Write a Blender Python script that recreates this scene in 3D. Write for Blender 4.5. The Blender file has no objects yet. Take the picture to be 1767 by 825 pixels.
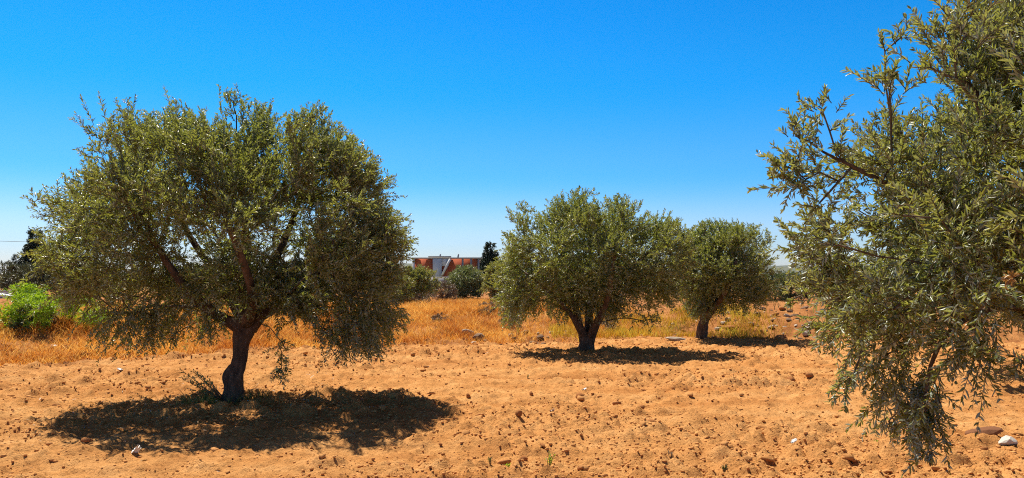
import bpy, math, random
import numpy as np

# ------------------------------------------------------------------ camera, sky, sun, exposure
S = bpy.context.scene
COL = S.collection
F = 1360.0                       # focal length in photo pixels (1767 wide)
CX, CY = 883.5, 412.5
CAM_H = 1.6
PITCH = math.atan((475.0 - CY) / F)
cam_d = bpy.data.cameras.new('camera')
cam = bpy.data.objects.new('camera', cam_d)
COL.objects.link(cam)
cam_d.sensor_width = 36.0
cam_d.lens = 36.0 * F / 1767.0
cam_d.clip_start, cam_d.clip_end = 0.05, 9000.0
cam.location = (0, 0, CAM_H)
cam.rotation_euler = (math.pi / 2 + PITCH, 0, 0)
S.camera = cam

SUN = np.array([-0.80, 1.12, 2.45]); SUN /= np.linalg.norm(SUN)
W = bpy.data.worlds.new('World'); S.world = W; W.use_nodes = True
nt = W.node_tree; nt.nodes.clear()
n_out = nt.nodes.new('ShaderNodeOutputWorld')
n_bg = nt.nodes.new('ShaderNodeBackground'); n_bg.inputs['Strength'].default_value = 0.105
n_sky = nt.nodes.new('ShaderNodeTexSky'); n_sky.sky_type = 'NISHITA'; n_sky.sun_disc = False
n_sky.sun_elevation = math.asin(SUN[2])
n_sky.sun_rotation = math.atan2(SUN[0], SUN[1])
n_sky.altitude = 100; n_sky.air_density = 1.0; n_sky.dust_density = 0.6; n_sky.ozone_density = 2.0
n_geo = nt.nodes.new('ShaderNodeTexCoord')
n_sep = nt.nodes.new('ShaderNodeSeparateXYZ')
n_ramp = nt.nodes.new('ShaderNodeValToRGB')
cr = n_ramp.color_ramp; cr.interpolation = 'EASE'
SKY_TINT = [(0.00, (0.70, 0.77, 1.0)), (0.045, (0.52, 0.70, 1.0)), (0.13, (0.16, 0.58, 1.0)), (0.24, (0.035, 0.57, 1.0)), (0.345, (0.02, 0.54, 1.0)), (0.46, (0.27, 0.225, 0.29))]  # last stop, overhead and out of view, dimmed and reddened to deepen the shadows
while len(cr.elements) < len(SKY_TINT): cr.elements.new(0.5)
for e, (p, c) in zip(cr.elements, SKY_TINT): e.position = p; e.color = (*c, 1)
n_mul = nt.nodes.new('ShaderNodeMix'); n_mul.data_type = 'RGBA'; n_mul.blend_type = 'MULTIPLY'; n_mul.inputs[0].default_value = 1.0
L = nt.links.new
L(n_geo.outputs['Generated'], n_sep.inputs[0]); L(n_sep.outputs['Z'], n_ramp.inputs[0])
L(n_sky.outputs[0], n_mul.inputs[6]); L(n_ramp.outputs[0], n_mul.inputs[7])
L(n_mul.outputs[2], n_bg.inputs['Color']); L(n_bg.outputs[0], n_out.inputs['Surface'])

sd = bpy.data.lights.new('sun', 'SUN'); sd.energy = 5.0; sd.angle = math.radians(0.53); sd.color = (1.0, 0.93, 0.80)
so = bpy.data.objects.new('sun', sd); COL.objects.link(so)
from mathutils import Vector
so.rotation_euler = Vector(SUN).to_track_quat('Z', 'Y').to_euler()
so.location = (-6, 10, 24)

vs = S.view_settings
S.display_settings.display_device = 'sRGB'
vs.view_transform = 'Standard'; vs.look = 'None'; vs.exposure = 0.62; vs.gamma = 1.0; vs.use_curve_mapping = False
S.render.engine = 'CYCLES'
S.cycles.max_bounces = 8; S.cycles.diffuse_bounces = 3; S.cycles.transmission_bounces = 4; S.cycles.volume_bounces = 0
S.cycles.transparent_max_bounces = 8
S.cycles.use_denoising = False; S.cycles.use_adaptive_sampling = False; S.cycles.filter_width = 1.1; S.cycles.sample_clamp_indirect = 4

HAZE = 0.00005
rng = np.random.default_rng(7)
random.seed(7)

# ------------------------------------------------------------------ helpers
_cp, _sp = math.cos(PITCH), math.sin(PITCH)
def at(u, v, Y):
    """point at world depth Y seen in the photograph at pixel (u, v)"""
    x, z = (u - CX), -(v - CY)
    yy = F * _cp - z * _sp; zz = F * _sp + z * _cp
    k = Y / yy
    return np.array([x * k, Y, CAM_H + zz * k])

def tag(o, label=None, cat=None, group=None, kind=None):
    if label: o['label'] = label
    if cat: o['category'] = cat
    if group: o['group'] = group
    if kind: o['kind'] = kind
    return o

def mesh(name, V, tris=None, quads=None, mats=(), smooth=False):
    V = np.asarray(V, dtype=np.float32)
    nt_ = 0 if tris is None else len(tris); nq = 0 if quads is None else len(quads)
    me = bpy.data.meshes.new(name)
    me.vertices.add(len(V)); me.vertices.foreach_set('co', V.ravel())
    parts, starts, tot = [], [], 0
    if nt_:
        parts.append(np.asarray(tris, np.int32).ravel()); starts.append(np.arange(nt_) * 3); tot = nt_ * 3
    if nq:
        parts.append(np.asarray(quads, np.int32).ravel()); starts.append(tot + np.arange(nq) * 4)
    idx = np.concatenate(parts); st = np.concatenate(starts).astype(np.int32)
    me.loops.add(len(idx)); me.loops.foreach_set('vertex_index', idx)
    me.polygons.add(nt_ + nq); me.polygons.foreach_set('loop_start', st)
    if smooth: me.polygons.foreach_set('use_smooth', np.ones(nt_ + nq, dtype=bool))
    me.update(calc_edges=True); me.validate()
    for m in mats: me.materials.append(m)
    return me

def link(name, me, parent=None, loc=None, rot=None, scale=None):
    o = bpy.data.objects.new(name, me); COL.objects.link(o)
    if parent is not None: o.parent = parent
    if loc is not None: o.location = tuple(float(a) for a in loc)
    if rot is not None: o.rotation_euler = rot
    if scale is not None: o.scale = scale
    return o

def empty(name, loc):
    o = link(name, None, loc=loc); o.empty_display_size = 0.2
    return o

def hash2(ix, iy, s):
    h = (ix.astype(np.int64) * 374761393 + iy.astype(np.int64) * 668265263 + s * 1274126177) & 0x7fffffff
    h = (h ^ (h >> 13)) * 1274126177 & 0x7fffffff
    h = (h ^ (h >> 16)) & 0xffff
    return h / 65535.0
def vnoise(x, y, s=0):
    ix, iy = np.floor(x), np.floor(y); fx, fy = x - ix, y - iy
    fx = fx * fx * (3 - 2 * fx); fy = fy * fy * (3 - 2 * fy)
    a = hash2(ix, iy, s); b = hash2(ix + 1, iy, s); c = hash2(ix, iy + 1, s); d = hash2(ix + 1, iy + 1, s)
    return (a * (1 - fx) + b * fx) * (1 - fy) + (c * (1 - fx) + d * fx) * fy
def fbm(x, y, o=4, s=0):
    t, a, n = 0, 0.5, 0
    for i in range(o):
        t = t + a * vnoise(x, y, s + i); n += a; a *= 0.5; x = x * 2.03 + 11.3; y = y * 2.03 + 5.7
    return t / n
def sstep(a, b, x):
    t = np.clip((x - a) / (b - a), 0, 1); return t * t * (3 - 2 * t)
def worley(x, y, s, size_pow=1.0):
    """cell bumps: each cell holds one clod of random radius; returns bump height 0..1"""
    ix, iy = np.floor(x), np.floor(y); best = np.zeros_like(x)
    for dx in (-1, 0, 1):
        for dy in (-1, 0, 1):
            cx_, cy_ = ix + dx, iy + dy
            px = cx_ + hash2(cx_, cy_, s); py = cy_ + hash2(cx_, cy_, s + 1)
            r = 0.10 + 0.55 * hash2(cx_, cy_, s + 2) ** (2.2 * size_pow)
            d2 = ((x - px) ** 2 + (y - py) ** 2) / (r * r)
            best = np.maximum(best, r * np.sqrt(np.clip(1 - d2, 0, 1)))
    return best

# ------------------------------------------------------------------ materials
def mat(name):
    m = bpy.data.materials.new(name); m.use_nodes = True
    n = m.node_tree.nodes; b = n['Principled BSDF']
    return m, n, m.node_tree.links.new, b
def ramp(n, stops, interp='LINEAR'):
    r = n.new('ShaderNodeValToRGB'); c = r.color_ramp; c.interpolation = interp
    while len(c.elements) < len(stops): c.elements.new(0.5)
    for e, (p, col) in zip(c.elements, stops): e.position = p; e.color = (*col, 1)
    return r
def noise(n, l, scale, detail=4, rough=0.6, coord='Object'):
    tc = n.new('ShaderNodeTexCoord'); t = n.new('ShaderNodeTexNoise')
    t.inputs['Scale'].default_value = scale; t.inputs['Detail'].default_value = detail; t.inputs['Roughness'].default_value = rough
    l(tc.outputs[coord], t.inputs['Vector']); return t
def mixc(n, l, fac, a, b, blend='MIX'):
    x = n.new('ShaderNodeMix'); x.data_type = 'RGBA'; x.blend_type = blend
    for sock, val in ((x.inputs[0], fac), (x.inputs[6], a), (x.inputs[7], b)):
        if isinstance(val, (int, float)): sock.default_value = val
        elif isinstance(val, tuple): sock.default_value = (*val, 1)
        else: l(val, sock)
    return x.outputs[2]

def leaf_mat(name, top_a, top_b, yellow, under, trans, yellow_amt=0.35, transl=0.3, rough=0.42, clump=1.3):
    m, n, l, b = mat(name)
    g = n.new('ShaderNodeNewGeometry')
    r1 = ramp(n, [(0.0, top_a), (0.48, top_b), (0.66, tuple(.55 * a_ + .45 * b_ for a_, b_ in zip(top_b, under))), (0.76, under), (0.80, top_b), (1 - yellow_amt * 0.22, top_b), (1.0, yellow)])
    l(g.outputs['Random Per Island'], r1.inputs[0])
    nz = noise(n, l, clump, 2)
    rz = ramp(n, [(0.42, (0, 0, 0)), (0.68, (1, 1, 1))]); l(nz.outputs[0], rz.inputs[0])
    mu = n.new('ShaderNodeMath'); mu.operation = 'MULTIPLY'; mu.inputs[1].default_value = yellow_amt; l(rz.outputs[0], mu.inputs[0])
    c1 = mixc(n, l, mu.outputs[0], r1.outputs[0], yellow)
    c2 = mixc(n, l, g.outputs['Backfacing'], c1, under)
    l(c2, b.inputs['Base Color']); b.inputs['Roughness'].default_value = rough
    b.inputs['Specular IOR Level'].default_value = 0.5
    tr = n.new('ShaderNodeBsdfTranslucent'); tr.inputs[0].default_value = (*trans, 1)
    mx = n.new('ShaderNodeMixShader'); mx.inputs[0].default_value = transl
    out = n['Material Output']; l(b.outputs[0], mx.inputs[1]); l(tr.outputs[0], mx.inputs[2]); l(mx.outputs[0], out.inputs[0])
    return m

M_OLIVE = leaf_mat('olive_leaf', (0.022, 0.050, 0.018), (0.095, 0.142, 0.040), (0.38, 0.30, 0.030), (0.32, 0.37, 0.28), (0.36, 0.39, 0.04), yellow_amt=.38, transl=.36, rough=.36)
M_OLIVE_N = leaf_mat('olive_leaf_silvery', (0.034, 0.068, 0.030), (0.115, 0.160, 0.052), (0.42, 0.30, 0.03), (0.40, 0.45, 0.37), (0.38, 0.40, 0.05), yellow_amt=.50, clump=1.7, transl=.34, rough=.36)
M_OLIVE_Y = leaf_mat('olive_leaf_yellowish', (0.10, 0.13, 0.035), (0.22, 0.23, 0.06), (0.38, 0.33, 0.05), (0.30, 0.33, 0.22), (0.40, 0.40, 0.05))
M_BUSHG = leaf_mat('bright_green_leaf', (0.13, 0.26, 0.012), (0.25, 0.42, 0.02), (0.38, 0.46, 0.02), (0.24, 0.38, 0.03), (0.42, 0.60, 0.02), transl=0.4)
M_BUSHD = leaf_mat('grey_green_leaf', (0.035, 0.060, 0.022), (0.085, 0.12, 0.035), (0.16, 0.16, 0.04), (0.14, 0.17, 0.10), (0.14, 0.17, 0.03))
M_BUSHL = leaf_mat('pale_grey_green_leaf', (0.06, 0.09, 0.035), (0.15, 0.19, 0.07), (0.24, 0.24, 0.07), (0.20, 0.24, 0.14), (0.24, 0.28, 0.06))
M_BUSHB = leaf_mat('dry_brown_twiglet', (0.13, 0.09, 0.06), (0.22, 0.15, 0.10), (0.26, 0.19, 0.10), (0.22, 0.16, 0.11), (0.2, 0.14, 0.06), transl=0.15)
M_CONIF = leaf_mat('dark_needle', (0.010, 0.022, 0.012), (0.025, 0.045, 0.020), (0.05, 0.06, 0.02), (0.03, 0.05, 0.03), (0.03, 0.05, 0.01), transl=0.12)
M_HEDGE = leaf_mat('dusty_hedge_leaf', (0.045, 0.06, 0.022), (0.09, 0.10, 0.04), (0.15, 0.12, 0.05), (0.12, 0.13, 0.08), (0.10, 0.11, 0.03), transl=0.2)
M_DEAD = leaf_mat('withered_leaf', (0.30, 0.15, 0.04), (0.40, 0.22, 0.06), (0.45, 0.28, 0.08), (0.35, 0.2, 0.08), (0.4, 0.2, 0.04))

def bark_mat(name, dark, light, scale=14, bump=0.9):
    m, n, l, b = mat(name)
    tc = n.new('ShaderNodeTexCoord'); mp = n.new('ShaderNodeMapping'); mp.inputs['Scale'].default_value = (1, 1, 0.3)
    l(tc.outputs['Object'], mp.inputs[0])
    t = n.new('ShaderNodeTexNoise'); t.inputs['Scale'].default_value = scale; t.inputs['Detail'].default_value = 6; t.inputs['Roughness'].default_value = 0.7
    l(mp.outputs[0], t.inputs['Vector'])
    r = ramp(n, [(0.32, dark), (0.70, light)]); l(t.outputs[0], r.inputs[0]); l(r.outputs[0], b.inputs['Base Color'])
    bp = n.new('ShaderNodeBump'); bp.inputs['Strength'].default_value = bump; bp.inputs['Distance'].default_value = 0.03
    l(t.outputs[0], bp.inputs['Height']); l(bp.outputs[0], b.inputs['Normal']); b.inputs['Roughness'].default_value = 0.9
    b.inputs['Specular IOR Level'].default_value = 0.15
    return m
M_BARK = bark_mat('olive_bark', (0.040, 0.027, 0.020), (0.19, 0.125, 0.085))
M_TWIG = bark_mat('olive_twig', (0.07, 0.052, 0.036), (0.20, 0.150, 0.10), 20, 0.3)

def soil_mat(name, field=True):
    m, n, l, b = mat(name)
    big = noise(n, l, 0.35, 4, 0.6); mid = noise(n, l, 2.6, 6, 0.65); fine = noise(n, l, 38, 5, 0.75)
    c1 = ramp(n, [(0.30, (0.53, 0.25, 0.084)), (0.52, (0.68, 0.345, 0.122)), (0.72, (0.78, 0.43, 0.172))]); l(mid.outputs[0], c1.inputs[0])
    c0 = ramp(n, [(0.35, (0.88, 0.82, 0.76)), (0.65, (1, 1, 1))]); l(big.outputs[0], c0.inputs[0])
    cc = mixc(n, l, 1.0, c1.outputs[0], c0.outputs[0], 'MULTIPLY')
    cf = ramp(n, [(0.36, (0.40, 0.31, 0.24)), (0.46, (0.94, 0.92, 0.90)), (0.7, (1, 1, 1))]); l(fine.outputs[0], cf.inputs[0])  # dark specks put small soil shadows and cracks into the colour
    cc = mixc(n, l, 0.85, cc, cf.outputs[0], 'MULTIPLY')
    if field:
        tc = n.new('ShaderNodeTexCoord'); mp = n.new('ShaderNodeMapping'); mp.inputs['Rotation'].default_value = (0, 0, math.radians(9)); mp.inputs['Scale'].default_value = (0.22, 1.5, 1)
        l(tc.outputs['Object'], mp.inputs[0]); st_ = n.new('ShaderNodeTexNoise'); st_.inputs['Scale'].default_value = 1.0; st_.inputs['Detail'].default_value = 5; l(mp.outputs[0], st_.inputs['Vector'])
        sr = ramp(n, [(0.34, (0.82, 0.73, 0.66)), (0.48, (1, .98, .96)), (0.66, (1, 1.04, 1.1))]); l(st_.outputs[0], sr.inputs[0])
        cc = mixc(n, l, 1.0, cc, sr.outputs[0], 'MULTIPLY')
        at_ = n.new('ShaderNodeAttribute'); at_.attribute_name = 'bank'
        lit = noise(n, l, 1.4, 6, 0.7)
        cb = ramp(n, [(0.30, (0.13, 0.055, 0.025)), (0.47, (0.36, 0.145, 0.05)), (0.60, (0.50, 0.23, 0.08)), (0.78, (0.60, 0.37, 0.14))]); l(lit.outputs[0], cb.inputs[0])
        cb2 = mixc(n, l, 0.8, cb.outputs[0], cf.outputs[0], 'MULTIPLY')
        cc = mixc(n, l, at_.outputs['Fac'], cc, cb2)
        ad = n.new('ShaderNodeAttribute'); ad.attribute_name = 'far'
        fz = noise(n, l, 0.05, 5, 0.7)
        cfz = ramp(n, [(0.35, (0.08, 0.10, 0.04)), (0.5, (0.20, 0.17, 0.07)), (0.65, (0.38, 0.27, 0.12))]); l(fz.outputs[0], cfz.inputs[0])
        cc = mixc(n, l, ad.outputs['Fac'], cc, cfz.outputs[0])
    l(cc, b.inputs['Base Color']); b.inputs['Roughness'].default_value = 1.0; b.inputs['Specular IOR Level'].default_value = 0.05
    f2 = noise(n, l, 90, 4, 0.7)
    ad2 = n.new('ShaderNodeMath'); ad2.operation = 'MULTIPLY_ADD'; ad2.inputs[1].default_value = 0.5; l(f2.outputs[0], ad2.inputs[0]); l(fine.outputs[0], ad2.inputs[2])
    bp = n.new('ShaderNodeBump'); bp.inputs['Strength'].default_value = 0.9; bp.inputs['Distance'].default_value = 0.028
    l(ad2.outputs[0], bp.inputs['Height']); l(bp.outputs[0], b.inputs['Normal'])
    return m
M_SOIL = soil_mat('orange_soil')
def clod_mat(name, a, bcol, rough=0.95):
    m, n, l, b = mat(name)
    t = noise(n, l, 30, 5, 0.7)
    oi = n.new('ShaderNodeObjectInfo')
    r = ramp(n, [(0.3, a), (0.7, bcol)]); l(t.outputs[0], r.inputs[0])
    v = ramp(n, [(0, (0.75, 0.72, 0.70)), (1, (1, 1, 1))]); l(oi.outputs['Random'], v.inputs[0])
    l(mixc(n, l, 1.0, r.outputs[0], v.outputs[0], 'MULTIPLY'), b.inputs['Base Color'])
    bp = n.new('ShaderNodeBump'); bp.inputs['Strength'].default_value = 0.5; bp.inputs['Distance'].default_value = 0.02
    l(t.outputs[0], bp.inputs['Height']); l(bp.outputs[0], b.inputs['Normal']); b.inputs['Roughness'].default_value = rough
    b.inputs['Specular IOR Level'].default_value = 0.1
    return m
M_CLOD = clod_mat('clod_soil', (0.50, 0.22, 0.07), (0.70, 0.36, 0.13))
M_REDCLOD = clod_mat('red_clod', (0.36, 0.14, 0.048), (0.54, 0.24, 0.085))
M_STONE = clod_mat('pale_stone', (0.42, 0.34, 0.26), (0.66, 0.56, 0.45))
M_DSTONE = clod_mat('brown_stone', (0.16, 0.10, 0.07), (0.34, 0.22, 0.14))
M_WSTONE = clod_mat('white_stone', (0.62, 0.56, 0.48), (0.80, 0.75, 0.66))

def blade_mat(name, a, b_, c, transl=0.3):
    m, n, l, b = mat(name)
    g = n.new('ShaderNodeNewGeometry')
    r = ramp(n, [(0.0, a), (0.5, b_), (1.0, c)]); l(g.outputs['Random Per Island'], r.inputs[0])
    nz = noise(n, l, 0.8, 3); rz = ramp(n, [(0.36, (0.72, 0.50, 0.42)), (0.60, (1, 1, 1))]); l(nz.outputs[0], rz.inputs[0])
    cc = mixc(n, l, 1.0, r.outputs[0], rz.outputs[0], 'MULTIPLY')
    l(cc, b.inputs['Base Color']); b.inputs['Roughness'].default_value = 0.7; b.inputs['Specular IOR Level'].default_value = 0.2
    tr = n.new('ShaderNodeBsdfTranslucent'); l(cc, tr.inputs[0])
    mx = n.new('ShaderNodeMixShader'); mx.inputs[0].default_value = transl
    l(b.outputs[0], mx.inputs[1]); l(tr.outputs[0], mx.inputs[2]); l(mx.outputs[0], n['Material Output'].inputs[0])
    return m
M_DRY = blade_mat('dry_grass', (0.64, 0.26, 0.03), (0.86, 0.46, 0.075), (0.92, 0.64, 0.20), 0.45)
M_YEL = blade_mat('yellow_grass', (0.55, 0.36, 0.03), (0.72, 0.50, 0.05), (0.60, 0.55, 0.08), 0.45)
M_GRN = blade_mat('green_grass', (0.10, 0.15, 0.03), (0.20, 0.24, 0.05), (0.36, 0.32, 0.10), 0.3)

def plain(name, col, rough=0.8, nscale=6, var=0.25, bump=0.2):
    m, n, l, b = mat(name)
    t = noise(n, l, nscale, 5, 0.65)
    r = ramp(n, [(0.3, tuple(c * (1 - var) for c in col)), (0.7, col)]); l(t.outputs[0], r.inputs[0]); l(r.outputs[0], b.inputs['Base Color'])
    b.inputs['Roughness'].default_value = rough
    bp = n.new('ShaderNodeBump'); bp.inputs['Strength'].default_value = bump; bp.inputs['Distance'].default_value = 0.02
    l(t.outputs[0], bp.inputs['Height']); l(bp.outputs[0], b.inputs['Normal'])
    return m
M_CONC = plain('grey_concrete', (0.42, 0.40, 0.39), 0.9)
M_PLASTER = plain('white_plaster', (0.80, 0.78, 0.76), 0.9, 3, 0.15)
M_WHITE = plain('white_paint', (0.82, 0.81, 0.79), 0.7, 4, 0.08)
M_PAPER = plain('white_paper', (0.82, 0.82, 0.80), 0.8, 10, 0.1)
M_DARK = plain('painted_shade_dark', (0.03, 0.028, 0.026), 0.9)  # near-black colour stands in for the shade inside porch and windows
M_CABLE = plain('black_cable', (0.03, 0.03, 0.03), 0.6)
M_POLE = plain('pole_wood', (0.18, 0.14, 0.10), 0.9)
def brick_mat():
    m, n, l, b = mat('red_hollow_brick')
    tc = n.new('ShaderNodeTexCoord'); t = n.new('ShaderNodeTexBrick'); mp = n.new('ShaderNodeMapping')
    mp.inputs['Rotation'].default_value = (math.pi / 2, 0, 0)
    l(tc.outputs['Object'], mp.inputs[0]); l(mp.outputs[0], t.inputs['Vector'])
    t.inputs['Scale'].default_value = 1.0; t.inputs['Brick Width'].default_value = 0.3; t.inputs['Row Height'].default_value = 0.2
    t.inputs['Mortar Size'].default_value = 0.012
    t.inputs['Color1'].default_value = (0.68, 0.14, 0.04, 1); t.inputs['Color2'].default_value = (0.60, 0.11, 0.035, 1); t.inputs['Mortar'].default_value = (0.50, 0.16, 0.08, 1)
    l(t.outputs[0], b.inputs['Base Color']); b.inputs['Roughness'].default_value = 0.9
    return m
M_BRICK = brick_mat()

# ------------------------------------------------------------------ terrain
EDGE = np.array([(-60, 6.0), (-30, 8.5), (-16, 11.4), (-9.0, 14.0), (-5.0, 16.0), (-2.5, 17.4), (1.6, 18.9), (4.0, 19.9), (7.1, 19.0), (14, 18.0), (60, 17.0)])
def edge_y(x): return np.interp(x, EDGE[:, 0], EDGE[:, 1]) + 0.35 * (fbm(x * 0.9, x * 0 + 3.3, 3, 40) - 0.5)
def macro(x, y):
    x = np.asarray(x, float); y = np.asarray(y, float)
    e = y - edge_y(x)
    h = 0.55 * sstep(0.0, 7.5, e) + 0.30 * sstep(-0.2, 2.5, e) * (fbm(x * 0.55, y * 0.55, 4, 3) - 0.42)
    right = sstep(4.0, 6.0, x) * sstep(12, 9, x)
    h = h + right * 0.30 * sstep(0.2, 2.2, e) * sstep(9, 4, e)
    h = h + 0.10 * (fbm(x * 0.18, y * 0.18, 3, 9) - 0.5)
    h = h + 6.0 * sstep(60, 900, y) * (fbm(x * 0.004, y * 0.004, 3, 21) - 0.62)
    return h
TILL = math.radians(-9)
def detail(x, y):
    e = y - edge_y(x); near = sstep(30, 14, y)
    u = x * math.cos(TILL) + y * math.sin(TILL); v = -x * math.sin(TILL) + y * math.cos(TILL)
    fur = (vnoise(u * 0.16, v * 1.7, 50) - 0.5) * 0.11 + (vnoise(u * 0.5, v * 4.5, 51) - 0.5) * 0.035
    rough = sstep(0.30, 0.62, fbm(x * 0.33, y * 0.5, 3, 60))
    d = fur + (fbm(x * 3.1, y * 3.1, 5, 70) - 0.5) * 0.085
    d = d + (0.35 + 0.65 * rough) * (worley(x * 3.2, y * 3.2, 80) * 0.13 + worley(x * 8.0, y * 8.0, 90) * 0.085)
    d = d + worley(x * 15.0, y * 15.0, 95) * 0.042
    d = d + sstep(0, 1, e) * (fbm(x * 1.6, y * 1.6, 4, 75) - 0.5) * 0.16
    return d * near
def gz(x, y): return float(macro(np.array([x]), np.array([y]))[0])
def gzd(x, y):
    x = np.array([x]); y = np.array([y]); return float((macro(x, y) + detail(x, y))[0])

def grow(a, b, n): return a * (b / a) ** (np.arange(1, n + 1) / n)
dx = 0.026
core = np.arange(-13.0, 13.0 + dx / 2, dx)
side = 13.0 + (grow(0.03, 3400, 46) - 0.03 + 0.03)
xs = np.concatenate([-side[::-1], core, side])
yl = [5.2]
while yl[-1] < 24: yl.append(yl[-1] + max(0.020, 0.0036 * yl[-1]))
yc = np.array(yl)
yf = yc[-1] + grow(0.12, 3500, 110)
yn = 5.2 - grow(0.05, 70, 24)[::-1]
ys = np.concatenate([yn, yc, yf])
GX, GY = np.meshgrid(xs, ys)
H = macro(GX, GY) + detail(GX, GY)
V = np.stack([GX.ravel(), GY.ravel(), H.ravel()], 1)
nx_, ny_ = len(xs), len(ys)
ii = (np.arange(ny_ - 1)[:, None] * nx_ + np.arange(nx_ - 1)[None, :]).ravel()
gm = mesh('ground', V, quads=np.stack([ii, ii + 1, ii + nx_ + 1, ii + nx_], 1), mats=[M_SOIL], smooth=True)
E_ = GY - edge_y(GX)
a = gm.attributes.new('bank', 'FLOAT', 'POINT'); a.data.foreach_set('value', (sstep(-0.15, 0.5, E_ + 0.7 * (fbm(GX * 2, GY * 2, 3, 33) - 0.5)) * 0.9).ravel().astype(np.float32))
a = gm.attributes.new('far', 'FLOAT', 'POINT'); a.data.foreach_set('value', sstep(40, 80, GY).ravel().astype(np.float32))
tag(link('ground', gm), kind='structure')

# far hills
def ridge(x0, x1, y0, depth, hmax, seed):
    X = np.linspace(x0, x1, 220); Y = np.linspace(0, 1, 26)
    A, B = np.meshgrid(X, Y)
    prof = np.sin(np.pi * B) ** 1.2
    env = sstep(x0, x0 + 500, A) * (1 - sstep(x1 - 500, x1, A))
    Z = hmax * prof * env * (0.45 + 0.75 * fbm(A * 0.0016, B * 0 + seed, 4, seed)) + prof * 10 * (fbm(A * 0.02, B * 6, 4, seed + 5) - 0.5) - 4
    V = np.stack([A.ravel(), (y0 + depth * B).ravel(), Z.ravel()], 1)
    n = len(X); ii = (np.arange(25)[:, None] * n + np.arange(n - 1)[None, :]).ravel()
    return V, np.stack([ii, ii + 1, ii + n + 1, ii + n], 1)
m, n, l, b = mat('scrub_hill')
t = noise(n, l, 0.02, 6, 0.7); r = ramp(n, [(0.35, (0.035, 0.05, 0.03)), (0.55, (0.09, 0.10, 0.055)), (0.7, (0.22, 0.17, 0.10))]); l(t.outputs[0], r.inputs[0]); l(r.outputs[0], b.inputs['Base Color']); b.inputs['Roughness'].default_value = 1
M_HILL = m
Vh, Qh = ridge(-900, 2800, 2300, 700, 52, 5)
tag(link('hills', mesh('hills', Vh, quads=Qh, mats=[M_HILL], smooth=True)), kind='structure')

# ------------------------------------------------------------------ tubes and leaves
class MB:
    def __init__(s): s.V, s.T, s.Q, s.n = [], [], [], 0
    def add(s, V, tris=None, quads=None):
        s.V.append(np.asarray(V, float))
        if tris is not None and len(tris): s.T.append(np.asarray(tris) + s.n)
        if quads is not None and len(quads): s.Q.append(np.asarray(quads) + s.n)
        s.n += len(V)
    def mesh(s, name, mats, smooth=False):
        return mesh(name, np.concatenate(s.V), np.concatenate(s.T) if s.T else None, np.concatenate(s.Q) if s.Q else None, mats, smooth)
    def box(s, c, d, rz=0.0, tilt=None):
        x, y, z = np.array(d) / 2.0
        P = np.array([[-x, -y, -z], [x, -y, -z], [x, y, -z], [-x, y, -z], [-x, -y, z], [x, -y, z], [x, y, z], [-x, y, z]])
        if tilt is not None:
            ca, sa = math.cos(tilt), math.sin(tilt)
            P = P @ np.array([[ca, 0, -sa], [0, 1, 0], [sa, 0, ca]]).T
        ca, sa = math.cos(rz), math.sin(rz)
        P = P @ np.array([[ca, -sa, 0], [sa, ca, 0], [0, 0, 1]]).T
        s.add(P + np.array(c), quads=[[0, 3, 2, 1], [4, 5, 6, 7], [0, 1, 5, 4], [1, 2, 6, 5], [2, 3, 7, 6], [3, 0, 4, 7]])
    def tube(s, pts, rad, k=8, knob=0.0, seed=0):
        pts = np.asarray(pts, float); N = len(pts); rad = np.broadcast_to(np.asarray(rad, float), (N,))
        tg = np.gradient(pts, axis=0); tg /= np.linalg.norm(tg, axis=1)[:, None] + 1e-9
        ref = np.array([1.0, 0, 0]) if abs(tg[0][0]) < 0.8 else np.array([0, 1.0, 0])
        u = np.cross(tg, ref); u /= np.linalg.norm(u, axis=1)[:, None] + 1e-9
        w = np.cross(tg, u)
        an = np.arange(k) * 2 * math.pi / k
        R = rad[:, None] * np.ones((1, k))
        if knob:
            A = np.broadcast_to(an[None], (N, k)); ln = np.cumsum(np.r_[0, np.linalg.norm(np.diff(pts, axis=0), axis=1)])[:, None] * np.ones((1, k))
            nn = fbm(np.cos(A) * 1.3 + 7 + seed, np.sin(A) * 1.3 + ln * 4.5, 3, seed)
            n2 = vnoise(np.cos(A) * 2.8 + 3, np.sin(A) * 2.8 + ln * 2.2 + seed, seed + 9)
            n3 = vnoise(np.cos(A) * 5 + ln * .8, np.sin(A) * 5 + ln * 1.1, seed + 4)
            R = R * (1 + knob * (1.7 * (nn - 0.5) + 0.9 * (n2 - 0.5) + .45 * (n3 - .5)))
        P = pts[:, None, :] + R[:, :, None] * (np.cos(an)[None, :, None] * u[:, None, :] + np.sin(an)[None, :, None] * w[:, None, :])
        i = np.arange(N - 1)[:, None] * k; j = np.arange(k)[None, :]; j2 = (j + 1) % k
        q = np.stack([i + j, i + j2, i + k + j2, i + k + j], -1).reshape(-1, 4)
        Vv = np.concatenate([P.reshape(-1, 3), pts[-1:], pts[:1]])
        e = (N - 1) * k; cap = np.stack([e + j[0], e + j2[0], np.full(k, N * k)], 1); cap2 = np.stack([j2[0], j[0], np.full(k, N * k + 1)], 1)
        s.add(Vv, tris=np.concatenate([cap, cap2]), quads=q)

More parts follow.
